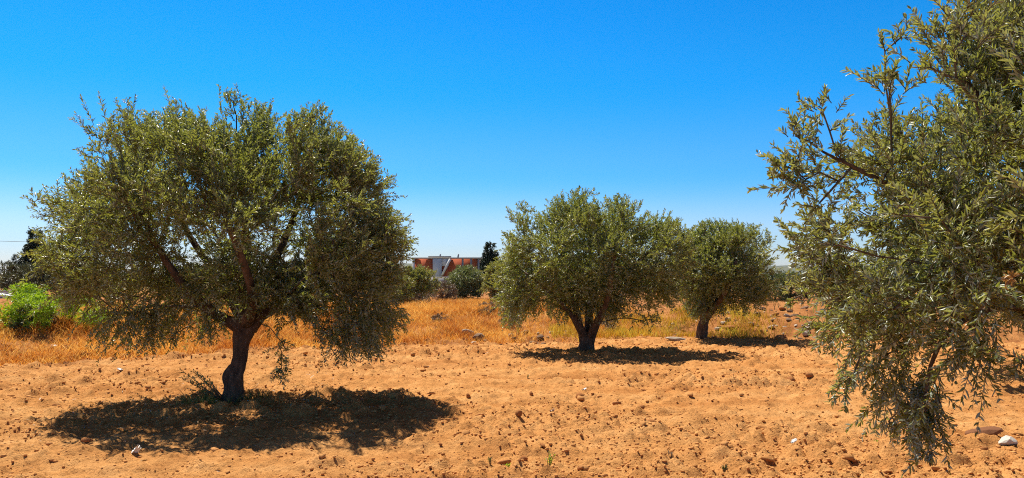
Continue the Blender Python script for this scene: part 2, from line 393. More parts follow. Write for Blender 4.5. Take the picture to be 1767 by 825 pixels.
def leaves(B, D, Up, Ln, Wd, hi=False, curl=0.12, r=rng):
    """lanceolate leaves: base points B, directions D, facing normals Up (all (n,3)), length, width"""
    n = len(B)
    side = np.cross(D, Up); side /= np.linalg.norm(side, axis=1)[:, None] + 1e-9
    nor = np.cross(side, D)
    Ln = Ln[:, None]; Wd = Wd[:, None]
    bend = -curl * Ln * nor
    fold = 0.25 * Wd * nor
    if hi:
        P = np.stack([B, B + D * Ln * .30 - side * Wd * .5 + fold, B + D * Ln * .68 - side * Wd * .42 + fold + bend * .5, B + D * Ln + bend,
                      B + D * Ln * .68 + side * Wd * .42 + fold + bend * .5, B + D * Ln * .30 + side * Wd * .5 + fold, ], 1)
        o = np.arange(n)[:, None] * 6
        q = np.concatenate([o + np.array([[0, 3, 2, 1]]), o + np.array([[0, 5, 4, 3]])])
        return P.reshape(-1, 3), None, q
    P = np.stack([B, B + D * Ln * .48 - side * Wd * .5 + fold + bend * .2, B + D * Ln + bend, B + D * Ln * .48 + side * Wd * .5 + fold + bend * .2], 1)
    o = np.arange(n)[:, None] * 4
    t = np.concatenate([o + np.array([[0, 2, 1]]), o + np.array([[0, 3, 2]])])
    return P.reshape(-1, 3), t, None

def unit(v): return v / (np.linalg.norm(v, axis=-1, keepdims=True) + 1e-9)

def shoots(base, dirs, length, droop, leaf_gap, leaf_len, leaf_w, splay=0.9, r=rng, hi=False, mb=None, twig=None, twig_r=0.003, pairs=True, curl=.12):
    """a set of leafy shoots; returns leaf geometry into mb, twigs into twig"""
    n = len(base)
    cnt = np.maximum(3, (length / leaf_gap).astype(int))
    sid = np.repeat(np.arange(n), cnt)
    first = np.repeat(np.cumsum(cnt) - cnt, cnt)
    t = (np.arange(len(sid)) - first + r.random(len(sid)) * 0.7) / cnt[sid]
    t = 0.06 + 0.94 * t
    Lh = length[sid][:, None]; d = dirs[sid]; dr = droop[sid][:, None]
    P = base[sid] + d * Lh * t[:, None] + np.array([0, 0, -1.0]) * (dr * Lh * t[:, None] ** 2)
    T = unit(d * 1.0 + np.array([0, 0, -1.0]) * (2 * dr * t[:, None]))
    for flip in ((0, 1) if pairs else (0,)):
        rv = r.normal(size=P.shape); lat = unit(np.cross(T, rv))
        D = unit(T * (1.05 - 0.35 * r.random((len(P), 1))) + lat * splay * (0.55 + 0.6 * r.random((len(P), 1))) + np.array([0, 0, 0.10]))
        Up = unit(T * 0.7 + np.array([0, 0, 0.75]) + 0.75 * r.normal(size=P.shape))
        Ln = leaf_len * (0.65 + 0.6 * r.random(len(P))) * (1 - 0.35 * t ** 3); Wd = leaf_w * (0.75 + 0.5 * r.random(len(P)))
        V_, T_, Q_ = leaves(P, D, Up, Ln, Wd, hi, curl)
        mb.add(V_, T_, Q_)
    if twig is not None:
        for i in range(n):
            tt = np.linspace(0, 1, 4)[:, None]
            pp = base[i] + dirs[i] * length[i] * tt + np.array([0, 0, -1.0]) * droop[i] * length[i] * tt ** 2
            twig.tube(pp, twig_r * np.array([1.25, 1.0, .7, .35]), 3)

# ------------------------------------------------------------------ crown volumes
class Outline:
    """crown volume: a silhouette (x,z) at the trunk's depth, rounded in depth like a real crown"""
    def __init__(s, poly, y0, R, back=1.0):
        s.p = np.asarray(poly, float); s.y0, s.R = y0, R
        s.lo = np.array([s.p[:, 0].min(), y0 - R, s.p[:, 1].min()]); s.hi = np.array([s.p[:, 0].max(), y0 + R, s.p[:, 1].max()])
        s.c = np.array([s.p[:, 0].mean(), y0, s.p[:, 1].mean()])
    def sd2(s, x, z):
        a = s.p; b = np.roll(a, -1, 0); d = np.full(len(x), 1e9); inside = np.zeros(len(x), bool)
        for (ax, az), (bx, bz) in zip(a, b):
            ex, ez = bx - ax, bz - az; tt = np.clip(((x - ax) * ex + (z - az) * ez) / (ex * ex + ez * ez + 1e-12), 0, 1)
            d = np.minimum(d, np.hypot(x - ax - tt * ex, z - az - tt * ez))
            cond = (az > z) != (bz > z)
            inside ^= cond & (x < ex * (z - az) / (ez if abs(ez) > 1e-9 else 1e-9) + ax)
        return np.where(inside, d, -d)
    def sd(s, P):
        e = s.sd2(P[:, 0], P[:, 2]); q = np.clip(e, 0, s.R)
        T = np.sqrt(np.clip(2 * s.R * q - q * q, 0, None))
        return np.where(e > 0, np.minimum(e, T - np.abs(P[:, 1] - s.y0)), e)
class Dome:
    def __init__(s, c, r): s.c0, s.r = np.array(c, float), np.array(r, float); s.lo, s.hi = s.c0 - s.r, s.c0 + s.r; s.c = s.c0
    def sd(s, P): return (1 - np.linalg.norm((P - s.c0) / s.r, axis=1)) * s.r.min()
class Spire:
    def __init__(s, base, h, r): s.b, s.h, s.r = np.array(base, float), h, r; s.lo = s.b - [r, r, 0]; s.hi = s.b + [r, r, h]; s.c = s.b + [0, 0, h * .4]
    def sd(s, P):
        t = (P[:, 2] - s.b[2]) / s.h; rad = s.r * np.clip(1 - t, 0, 1) ** 0.85 * sstep(-0.02, 0.12, t)
        return np.minimum(rad - np.hypot(P[:, 0] - s.b[0], P[:, 1] - s.b[1]), np.minimum(t, 1 - t) * s.h)

def scatter(vol, n, spacing, inset, r, shell=0.0):
    pts = []; A = np.zeros((0, 3)); tries = 0
    while len(A) < n and tries < 60:
        C = vol.lo + (vol.hi - vol.lo) * r.random((600, 3)); e = vol.sd(C); C = C[e > inset]; e = e[e > inset]
        for c, ee in zip(C, e):
            if shell and ee > shell and r.random() < 0.75: continue
            if len(A) == 0 or np.min(np.sum((A - c) ** 2, 1)) > spacing ** 2:
                A = np.vstack([A, c])
                if len(A) >= n: break
        tries += 1
    return A

def tree(name, label, cat, base, vol, limbs, trunk, n_clump, n_shoot, leaf, leaf_mat_, seed, group=None, extra=(), spacing=0.32, clump_r=(0.30, 0.55), twigs=False, hi=False, gap=0.02, inset=0.10, thin=(), tips=0.0, trunk_knob=0.35, gapn=0.31):
    """trunk: [(point, radius)...]; limbs: list of [(point, radius)...] starting near the crotch; parts trunk, branches, crown"""
    r = np.random.default_rng(seed)
    root = tag(empty(name, base), label, cat, group)
    base = np.asarray(base, float)
    # trunk
    tb = MB()
    def smooth(pr, m):
        P = np.array([p for p, _ in pr]); R = np.array([q for _, q in pr]); k = np.linspace(0, 1, len(P)); kk = np.linspace(0, 1, m)
        # Catmull-like interpolation
        out = np.stack([np.interp(kk, k, P[:, i]) for i in range(3)], 1)
        for _ in range(2): out[1:-1] = (out[:-2] + 2 * out[1:-1] + out[2:]) / 4
        return out, np.interp(kk, k, R)
    P, R = smooth(trunk, 60)
    tb.tube(P - base, R, 28, trunk_knob, seed)
    nodes, par, lenp, rad0 = [P[-1]], [-1], [0.0], [R[-1]]
    limb_chains = []
    for lb in limbs:
        LP, LR = smooth(lb, 12)
        tb.tube(LP - base, LR, 12, trunk_knob * 0.8, seed + 3 + len(limb_chains))
        pi = 0
        limb_chains.append(LP)
        for q, rr in zip(LP[1:], LR[1:]):
            nodes.append(q); par.append(pi); lenp.append(lenp[pi] + np.linalg.norm(q - nodes[pi])); rad0.append(rr); pi = len(nodes) - 1
    n_fixed = len(nodes)
    tm = tb.mesh('trunk', [M_BARK], True); link('trunk', tm, root)
    # clumps
    C = scatter(vol, n_clump, spacing, inset, r, shell=vol_shell(vol))
    keep = np.ones(len(C), bool)
    for (c, rr, p) in thin:
        keep &= ~((np.linalg.norm((C - c)[:, [0, 2]], axis=1) < rr) & (r.random(len(C)) < p))
    gv = .55 * vnoise(C[:, 0] * 1.5 + seed, C[:, 2] * 1.5, seed) + .45 * vnoise(C[:, 1] * 1.5 + C[:, 0], C[:, 2] * 1.3 + seed, seed + 1)
    keep &= gv > gapn
    C = C[keep]
    e = vol.sd(C)
    CR = np.clip(np.minimum(e * 1.25 + 0.06, clump_r[1]), clump_r[0] * 0.55, None) * (0.8 + 0.4 * r.random(len(C)))
    if len(extra):
        C = np.vstack([C, np.array([q for q, _ in extra])]); CR = np.r_[CR, [q for _, q in extra]]
    order = np.argsort(np.linalg.norm(C - P[-1], axis=1))
    for ci in order:
        c = C[ci]; N_ = np.array(nodes); d = np.linalg.norm((N_ - c) * (np.array([1.9, 1.9, 1.0]) if c[2] < P[-1][2] + .1 else 1.0), axis=1)
        cost = d * 1.0 + 0.45 * np.array(lenp) + 0.8 * np.clip(N_[:, 2] - c[2] - 0.25, 0, None); cost[0] += 0.3
        pi = int(np.argmin(cost)); a0 = nodes[pi]
        d = np.linalg.norm(N_ - c, axis=1); m = max(2, int(d[pi] / 0.16)); prev = pi
        off = r.normal(size=3) * 0.07 * d[pi] + np.array([0, 0, 0.12 * d[pi]])
        for k in range(1, m + 1):
            f = k / m; q = a0 + (c - a0) * f + off * math.sin(math.pi * f) + r.normal(size=3) * 0.012
            nodes.append(q); par.append(prev); lenp.append(lenp[prev] + np.linalg.norm(q - nodes[prev])); rad0.append(0.0); prev = len(nodes) - 1
    nn = len(nodes); A = np.zeros(nn); ch = [[] for _ in range(nn)]
    for i in range(1, nn): ch[par[i]].append(i)
    for i in range(nn - 1, 0, -1):
        if not ch[i]: A[i] = 0.006 ** 2.4
        A[par[i]] += A[i]
    Rn = np.minimum(A ** (1 / 2.4), 0.045)
    bb = MB(); N_ = np.array(nodes)
    done = set()
    stack = [i for i in range(n_fixed)]
    for i in range(nn):
        starts = ch[i] if i < n_fixed else [c for c in ch[i]]
        if i >= n_fixed:
            best = max(ch[i], key=lambda c: A[c]) if ch[i] else None
            starts = [c for c in ch[i] if c != best]
        for c in starts:
            if c < n_fixed: continue
            chain = [i, c]
            while ch[chain[-1]]: chain.append(max(ch[chain[-1]], key=lambda q: A[q]))
            rr = Rn[chain].copy(); rr[0] = min(rr[1] * 1.15, rr[0] if i >= n_fixed else 9)
            bb.tube(N_[chain] - base, rr, 6 if rr[0] > 0.015 else 4)
    # shoots
    lm = MB(); tw = bb if twigs else None
    B, D, Ls, Dr = [], [], [], []
    zlo, zhi = vol.lo[2], vol.hi[2]
    for c, cr_ in zip(C, CR):
        k = max(6, int(n_shoot * (cr_ / np.mean(CR)) ** 2.0))
        off = unit(r.normal(size=(k, 3))) * (r.random((k, 1)) ** 0.6) * cr_ * 0.62
        out = unit(c - vol.c + np.array([0, 0, 0.3])); zf = (c[2] - zlo) / (zhi - zlo)
        up = np.array([0, 0, -0.5 if zf < 0.18 else (0.25 if zf < 0.55 else 0.75)])
        d = unit(unit(r.normal(size=(k, 3))) * 0.75 + off / cr_ * 0.7 + out * 0.45 + up)
        ln = cr_ * (0.45 + 0.55 * r.random(k))
        if tips:
            w = r.random(k) < 0.10; ln = np.where(w, ln * (1.2 + tips * r.random(k)), ln)
        B.append(c + off); D.append(d); Ls.append(ln); Dr.append(np.full(k, 0.30 if zf < 0.4 else 0.10) * (0.5 + r.random(k)))
    # short leafy shoots along the thin branches
    ti = np.array([i for i in range(n_fixed, nn) if Rn[i] < .014], int)
    if len(ti):
        ti = np.repeat(ti, 2); dd = unit(N_[ti] - N_[[par[i] for i in ti]])
        B.append(N_[ti]); D.append(unit(dd * .7 + unit(r.normal(size=(len(ti), 3))) * .9)); Ls.append(leaf[0] * (1.6 + 2.2 * r.random(len(ti)))); Dr.append(np.full(len(ti), .1))
    B, D, Ls, Dr = map(np.concatenate, (B, D, Ls, Dr))
    tip = B + D * Ls[:, None] - np.array([0, 0, 1.0]) * (Dr * Ls)[:, None]
    sdv = vol.sd(tip)
    nex = len(extra)
    ok = sdv > -0.10 - 0.05 * r.random(len(tip))
    if len(ti): ok[-len(ti):] = True
    for q, rr in extra: ok |= np.linalg.norm(tip - q, axis=1) < rr * 1.4
    B, D, Ls, Dr = B[ok], D[ok], Ls[ok], Dr[ok]
    shoots(B - base, D, Ls, Dr, gap, leaf[0], leaf[1], r=r, hi=hi, mb=lm, twig=tw)
    if bb.V: link('branches', bb.mesh('branches', [M_TWIG if twigs else M_BARK], True), root)
    cm = lm.mesh('crown', [leaf_mat_]); link('crown', cm, root)
    print(name, 'clumps', len(C), 'shoots', len(B), 'faces', len(cm.polygons))
    return root

def vol_shell(vol): return 0.55 if isinstance(vol, Outline) and vol.R > 1.4 else 0.0

def world_poly(px, Y): return [at(u, v, Y)[[0, 2]] for u, v in px]
def gpt(u, Y):
    x = (u - CX) * Y / F; return np.array([x, Y, gz(x, Y)])

# ---------------- big left olive tree
Y1 = 10.1
def sx(poly, u0, k): return [(u0 + (u - u0) * k, v) for u, v in poly]
o1 = [(32, 352), (84, 312), (150, 252), (185, 196), (262, 188), (335, 198), (372, 194), (405, 162), (440, 192), (462, 240), (482, 275), (492, 205), (545, 182), (582, 232), (640, 282), (690, 342), (704, 420), (690, 500), (688, 560), (655, 603), (585, 608), (548, 578), (500, 560), (455, 540), (380, 540), (345, 578), (270, 592), (200, 603), (160, 560), (98, 548), (66, 480), (50, 415)]
p1 = lambda u, v, dy=0.0: at(u, v, Y1 + dy)
b1 = gpt(405, Y1)
tr1 = [(p1(405, 704), .20), (p1(405, 690), .138), (p1(404, 672), .118), (p1(403, 655), .124), (p1(405, 645), .120), (p1(411, 632), .096), (p1(414, 615), .090), (p1(415, 600), .092), (p1(418, 585), .108), (p1(422, 570), .125), (p1(424, 560), .13), (p1(426, 552), .11)]
lb1 = [[(p1(420, 570), .10), (p1(400, 556), .085), (p1(365, 541, -.1), .07), (p1(320, 500, -.3), .055), (p1(270, 430, -.4), .04), (p1(230, 340, -.4), .025)],
       [(p1(423, 565), .11), (p1(421, 530, .1), .08), (p1(422, 492, .2), .065), (p1(428, 420, .4), .05), (p1(418, 320, .4), .035), (p1(408, 230, .3), .02)],
       [(p1(430, 566), .115), (p1(448, 542), .085), (p1(485, 524, -.1), .075), (p1(530, 489, -.2), .062), (p1(575, 430, -.3), .045), (p1(610, 360, -.3), .025)],
       [(p1(427, 560), .08), (p1(450, 500, .6), .06), (p1(500, 400, 1.0), .045), (p1(530, 300, 1.0), .03), (p1(545, 225, .7), .02)],
       [(p1(422, 560), .08), (p1(390, 500, .8), .055), (p1(320, 400, 1.2), .04), (p1(280, 300, 1.2), .025)],
       [(p1(424, 562), .08), (p1(440, 520, -.6), .05), (p1(420, 450, -1.2), .04), (p1(380, 350, -1.4), .025)]]
ex1 = [(p1(404, 176), .20), (p1(418, 200), .2), (p1(548, 205), .2), (p1(487, 590), .10), (p1(488, 612), .09), (p1(489, 634), .09), (p1(480, 645), .06), (p1(60, 350), .15), (p1(600, 590), .16), (p1(640, 585), .18), (p1(215, 580), .2), (p1(700, 420), .10)]
tree('olive_tree', 'large round olive tree standing in its wide shadow with a crooked dark trunk', 'olive tree', b1,
     Outline(world_poly(sx(o1, 704, .93), Y1), Y1, 2.15), lb1, tr1, 200, 40, (0.066, 0.0155), M_OLIVE, 11, extra=ex1, spacing=0.28, clump_r=(0.24, 0.44), gap=0.022, tips=.9, twigs=True, gapn=.26, trunk_knob=.48,
     thin=[(p1(150, 400), .8, .22), (p1(440, 450), .4, .35), (p1(488, 235), .34, .9)])

# ---------------- middle olive with forked trunk
Y2 = 16.5
p2 = lambda u, v, dy=0.0: at(u, v, Y2 + dy)
o2 = [(856, 480), (868, 410), (880, 370), (905, 358), (928, 388), (945, 354), (985, 338), (1015, 328), (1040, 358), (1065, 344), (1090, 356), (1112, 384), (1150, 366), (1182, 392), (1196, 430), (1190, 480), (1172, 520), (1140, 534), (1100, 530), (1065, 550), (1040, 545), (1000, 548), (965, 556), (946, 530), (918, 550), (874, 556), (852, 525)]
tr2 = [(p2(1013, 616), .23), (p2(1013, 605), .175), (p2(1012, 592), .15), (p2(1012, 580), .15)]
lb2 = [[(p2(1008, 592), .10), (p2(1003, 570), .085), (p2(996, 545), .07), (p2(988, 500), .055), (p2(975, 440, -.1), .04), (p2(950, 400, 0), .02)],
       [(p2(1017, 592), .10), (p2(1026, 565), .085), (p2(1038, 540), .07), (p2(1068, 490, 0), .05), (p2(1110, 440, 0), .035), (p2(1150, 410, -.2), .03)],
       [(p2(1013, 585), .10), (p2(1018, 530, .5), .08), (p2(1020, 450, .8), .05), (p2(1015, 370, .6), .03)],
       [(p2(1012, 585), .09), (p2(985, 540, -.4), .05), (p2(945, 500, -.5), .032), (p2(905, 470, -.4), .02)],
       [(p2(1014, 585), .09), (p2(1050, 520, -.8), .06), (p2(1060, 440, -1.2), .04)]]
ex2 = [(p2(1118, 548), .16), (p2(1130, 552), .16), (p2(1112, 556), .12), (p2(905, 365), .2), (p2(1015, 338), .18), (p2(1066, 350), .18)]
tree('olive_tree', 'middle olive tree with a forked trunk, its crown overlapping the smaller olive behind', 'olive tree', gpt(1013, Y2),
     Outline(world_poly(o2, Y2), Y2, 1.9), lb2, tr2, 130, 36, (0.076, 0.020), M_OLIVE, 22, gapn=.26, extra=ex2, spacing=0.32, clump_r=(0.26, 0.50), gap=0.026, tips=.6, inset=.08)

# ---------------- smaller olive behind, right
Y3 = 19.4
p3 = lambda u, v, dy=0.0: at(u, v, Y3 + dy)
o3 = [(1160, 480), (1168, 430), (1186, 402), (1222, 383), (1265, 391), (1300, 394), (1322, 420), (1337, 450), (1332, 490), (1316, 532), (1290, 542), (1256, 535), (1226, 545), (1196, 546), (1170, 526)]
tr3 = [(p3(1209, 594), .18), (p3(1210, 585), .14), (p3(1212, 570), .115), (p3(1216, 552), .11), (p3(1222, 540), .11)]
lb3 = [[(p3(1216, 552), .11), (p3(1232, 530), .09), (p3(1262, 490), .06), (p3(1290, 440), .035)],
       [(p3(1216, 550), .10), (p3(1205, 520), .08), (p3(1195, 470, -.3), .05), (p3(1200, 420, -.3), .03)],
       [(p3(1218, 548), .09), (p3(1230, 500, .6), .06), (p3(1245, 420, .7), .03)],
       [(p3(1218, 548), .09), (p3(1250, 510, -.8), .06), (p3(1270, 450, -1.0), .03)]]
tree('olive_tree', 'small dark green olive tree leaning right in front of the rubble bank', 'olive tree', gpt(1210, Y3),
     Outline(world_poly(o3, Y3), Y3, 1.5), lb3, tr3, 90, 34, (0.080, 0.022), M_OLIVE, 33, gapn=.30, spacing=0.30, clump_r=(0.26, 0.46), gap=0.028, tips=.5, inset=.08)

# ---------------- near olive at the right edge
Y4 = 5.0
p4 = lambda u, v, dy=0.0: at(u, v, Y4 + dy)
o4 = [(1322, 292), (1345, 246), (1342, 214), (1385, 152), (1440, 136), (1462, 168), (1498, 124), (1508, 84), (1552, 32), (1600, 62), (1642, 62), (1678, 24), (1690, -20), (1800, -120), (2000, -170), (2250, -60), (2360, 180), (2320, 480), (2150, 620), (1950, 560), (1830, 556), (1775, 560), (1758, 555), (1735, 545), (1690, 538), (1655, 570), (1645, 680), (1642, 742), (1622, 776), (1566, 770), (1536, 730), (1520, 665), (1464, 592), (1408, 574), (1386, 512), (1374, 470), (1388, 420), (1362, 352), (1336, 322)]
b4 = gpt(1960, Y4)
tr4 = [(b4 - [0, 0, .06], .25), (b4 + [0, 0, .05], .20), (b4 + [-.03, 0, .45], .16), (b4 + [.02, 0, .95], .17)]
q4 = b4 + np.array([.02, 0, .9])
lb4 = [[(q4, .11), (p4(1840, 500, .1), .08), (p4(1700, 420, .1), .05), (p4(1560, 330, 0), .022), (p4(1420, 262, 0), .008)],
       [(q4, .11), (p4(1900, 420, .3), .08), (p4(1780, 250, .5), .04), (p4(1640, 120, .5), .012)],
       [(q4, .10), (p4(1880, 540, -.1), .05), (p4(1760, 520, -.2), .026), (p4(1650, 540, -.2), .017), (p4(1600, 620, -.1), .011), (p4(1595, 720, -.1), .006)],
       [(q4, .10), (p4(2050, 350, 0), .07), (p4(2150, 150, .2), .04)],
       [(q4, .10), (p4(1960, 350, .7), .07), (p4(1900, 100, .8), .04)],
       [(q4, .09), (p4(1900, 450, -.5), .045), (p4(1830, 300, -.6), .03), (p4(1790, 180, -.5), .012)],
       [(q4, .08), (p4(1750, 520, .6), .035), (p4(1560, 480, .5), .018), (p4(1430, 520, .2), .008)]]
ex4 = [(p4(1550, 60), .10), (p4(1592, 748), .14), (p4(1570, 700), .16), (p4(1620, 700), .14), (p4(1600, 650), .16), (p4(1605, 780), .05), (p4(1460, 675), .09), (p4(1475, 640), .12), (p4(1350, 290), .10), (p4(1372, 235), .14), (p4(1420, 190), .16), (p4(1440, 270), .16), (p4(1385, 310), .13), (p4(1420, 350), .14), (p4(1765, 620, -.2), .10)]
t4 = tree('olive_tree', 'nearest olive tree, cut by the picture edge, one leafy branch hanging almost to the ground', 'olive tree', b4,
     Outline(world_poly(o4, Y4), Y4, 1.75), lb4, tr4, 340, 28, (0.056, 0.0120), M_OLIVE_N, 44, extra=ex4, spacing=0.21, clump_r=(0.15, 0.33), twigs=True, hi=True, gapn=.27, gap=0.0175, tips=.8, inset=.05,
     thin=[(p4(1440, 230), .62, .5), (p4(1430, 400), .4, .45), (p4(1550, 130), .5, .3)])

# ---------------- olive just outside the frame whose shadow reaches in
Y5 = 12.4
c5 = np.array([8.3, Y5, 2.1])
b5 = np.array([8.62, Y5, gz(8.62, Y5)])
tree('olive_tree', 'olive tree mostly hidden behind the nearest olive, its shadow on the soil beside it', 'olive tree', b5,
     Dome(c5, (2.55, 2.1, 1.3)), [[(b5 + [0, 0, .9], .10), (b5 + [.5, .2, 1.5], .07), (b5 + [1.1, .4, 2.3], .03)], [(b5 + [0, 0, .9], .10), (b5 + [-.5, -.2, 1.5], .07), (b5 + [-1.0, -.4, 2.4], .03)]],
     [(b5 - [0, 0, .05], .20), (b5 + [.02, 0, .4], .15), (b5 + [0, 0, 1.0], .14)], 90, 30, (0.08, 0.022), M_OLIVE, 55, spacing=0.34, clump_r=(0.3, 0.5), gap=0.028)

# ------------------------------------------------------------------ shrubs and trees beyond the field
def shrub(name, label, cat, u, Y, w, h, mat_, n_clump, n_shoot, leaf, seed, group=None, lift=0.0, upright=0.3, gap=.04, depth=None, stem_mat=None):
    r = np.random.default_rng(seed); b = gpt(u, Y); root = tag(empty(name, b), label, cat, group)
    vol = Dome(b + [0, 0, h * 0.46 + lift], (w / 2, (depth or w) / 2, h * 0.54))
    C = scatter(vol, n_clump, min(w, h) * 0.14, 0.02, r); C = C[C[:, 2] > b[2] + 0.03]
    lm, st = MB(), MB()
    cr_ = min(w, h) * 0.24
    k = n_shoot; nC = len(C)
    Bp = np.repeat(C, k, 0) + unit(r.normal(size=(nC * k, 3))) * r.random((nC * k, 1)) * cr_ * .7
    D = unit(unit(r.normal(size=Bp.shape)) * .8 + np.repeat(unit(C - vol.c), k, 0) * .5 + np.array([0, 0, upright]))
    Ls = cr_ * (.5 + .8 * r.random(len(Bp)))
    ok = vol.sd(Bp + D * Ls[:, None]) > -0.12 * min(w, h); Bp, D, Ls = Bp[ok], D[ok], Ls[ok]
    ok = (Bp + D * Ls[:, None])[:, 2] > b[2]; Bp, D, Ls = Bp[ok], D[ok], Ls[ok]
    shoots(Bp - b, D, Ls, np.full(len(Bp), .12), gap, leaf[0], leaf[1], r=r, mb=lm)
    for i in range(min(9, nC)):
        c = C[r.integers(nC)] - b; pp = np.linspace(0, 1, 6)[:, None] * c; pp[:, 2] = c[2] * np.linspace(0, 1, 6) ** 0.8; pp[0, 2] = -0.06
        st.tube(pp + r.normal(size=(6, 3)) * 0.01, np.linspace(.035, .01, 6) * max(.5, min(w, h)), 5)
    link('stems', st.mesh('stems', [stem_mat or M_BARK], True), root); link('foliage', lm.mesh('foliage', [mat_]), root)
    return root

# bright green shrubs on the left
G = 'bright green shrubs behind the dry grass'
shrub('green_shrub', 'bright green feathery shrub at the edge of the dry grass, cut by the picture edge', 'shrub', 22, 17.8, 2.1, .98, M_BUSHG, 46, 22, (.10, .020), 61, G, gap=.035)
shrub('green_shrub', 'low bright green shrub half hidden behind the big olive crown', 'shrub', 112, 17.6, 2.0, 0.78, M_BUSHG, 40, 20, (.10, .020), 62, G, gap=.035)
shrub('green_shrub', 'small dark green shrub tucked between the two bright green shrubs', 'shrub', 62, 17.3, .9, .6, M_BUSHD, 20, 18, (.08, .018), 63, None, gap=.035)
# dusty hedge bushes and cypress far left
for u, Yq, w, h, s, lab in ((10, 46, 5.2, 1.75, 64, 'dusty dark green bush above the low grey wall, cut by the picture edge'), (75, 47, 4.2, 1.7, 65, 'dusty dark green bush below the dark conifer'), (170, 48, 5.0, 1.5, 66, 'dusty dark bush seen through the big olive crown'), (560, 46, 5, 1.4, 68, 'dusty bush hidden behind the right half of the big olive crown')):
    shrub('dusty_bush', lab, 'bush', u, Yq, w, h, M_HEDGE, 40, 16, (.20, .05), s, 'dusty bushes beyond the field', gap=.08)

def conifer(label, u, Y, h, r_, seed, n=150, branches=True):
    r = np.random.default_rng(seed); b = gpt(u, Y); root = tag(empty('conifer_tree', b), label, 'conifer')
    vol = Spire(b + [0, 0, h * .06], h, r_)
    C = scatter(vol, n, h * 0.035, 0.02, r); lm, tb = MB(), MB()
    ax = np.stack([np.full(len(C), b[0]), np.full(len(C), b[1]), C[:, 2]], 1)
    k = 18; Bp = np.repeat(C, k, 0) + r.normal(size=(len(C) * k, 3)) * h * .018
    D = unit(np.repeat(unit(C - ax), k, 0) * .8 + r.normal(size=Bp.shape) * .35 + np.array([0, 0, .35]))
    Ls = h * .07 * (.5 + r.random(len(Bp)))
    shoots(Bp - b, D, Ls, np.full(len(Bp), .05), h * .012, h * .034, h * .012, r=r, mb=lm)
    tb.tube([[0, 0, -.1], [0, 0, h * .5], [0, 0, h * .97]], [h * .03, h * .018, h * .005], 8)
    link('trunk', tb.mesh('trunk', [M_BARK], True), root); link('crown', lm.mesh('crown', [M_CONIF]), root)
conifer('tall dark conifer left of the big olive crown', 62, 60, 4.6, 1.2, 71, 260)
conifer('small dark conifer at the foot of the tall dark conifer', 28, 58, 2.6, .8, 72, 110)
conifer('dark cypress beside the brick house', 846, 76, 4.4, 1.1, 73, 220)

# bushes between the big olive and the middle olive
shrub('round_bush', 'round dark green bush in front of the brick house', 'bush', 803, 33, 1.6, 1.25, M_BUSHL, 60, 22, (.13, .030), 81, gap=.05)
shrub('grey_green_bush', 'pale grey green bush between the big olive crown and the young yellowish olive', 'bush', 700, 31, 1.5, 1.05, M_BUSHL, 44, 20, (.12, .028), 80, gap=.05)
shrub('grey_bush', 'low purplish brown dry bush beside the round dark green bush', 'bush', 768, 29.5, .95, .75, M_BUSHB, 34, 22, (.09, .014), 82, gap=.04)
shrub('grey_bush', 'dry brown bush at the foot of the young yellowish olive', 'bush', 716, 29, 1.1, .65, M_BUSHB, 30, 20, (.09, .014), 83, gap=.04)
def small_olive(label, u, Y, w, h, seed, mat_, group=None, dens=1.0):
    b = gpt(u, Y); vol = Dome(b + [0, 0, h * .58], (w / 2, w / 2, h * .44))
    tr = [(b - [0, 0, .05], .09), (b + [.02, 0, h * .15], .07), (b + [0, 0, h * .28], .06)]
    lb = [[(b + [0, 0, h * .26], .05), (b + [w * .15, .05, h * .5], .03), (b + [w * .25, .1, h * .7], .015)], [(b + [0, 0, h * .26], .05), (b + [-w * .15, -.05, h * .5], .03), (b + [-w * .25, -.1, h * .75], .015)]]
    return tree('olive_tree', label, 'olive tree', b, vol, lb, tr, int(46 * dens), 24, (0.10, 0.028), mat_, seed, group=group, spacing=0.24, clump_r=(0.22, 0.40), gap=0.036, tips=.8, inset=.03)
small_olive('thin young olive with yellowish leaves in front of the left end of the brick house', 722, 28.0, 1.5, 1.32, 91, M_OLIVE_Y, dens=.5)
small_olive('yellowish olive bush showing left of the middle olive crown', 868, 25.5, 1.2, 1.42, 92, M_OLIVE_Y)
small_olive('green olive bush showing at the right edge of the big olive crown', 676, 27.0, 1.5, 1.15, 93, M_OLIVE_Y)
for u, Yq, w, h, s_, lab in ((762, 21.5, .7, .28, 211, 'low greyish dry tuft in the middle of the dry grass below the house'), (735, 25.5, .9, .4, 212, 'low brown dry tuft behind the dry grass, left of the rubble heap'), (842, 23.0, .8, .4, 213, 'low brown dry tuft behind the rubble heap'), (880, 21.3, .6, .35, 214, 'small brown dry tuft under the left edge of the middle olive crown'), (1052, 20.6, .5, .5, 215, 'thin grey dry tuft right of the forked trunk'), (905, 24, .9, .5, 216, 'brown dry tuft seen under the middle olive crown')):
    shrub('dry_tuft', lab, 'dry shrub', u, Yq, w, h, M_BUSHB, 22, 14, (.06, .008), s_, 'low dry tufts on the bank', gap=.035, upright=.6)
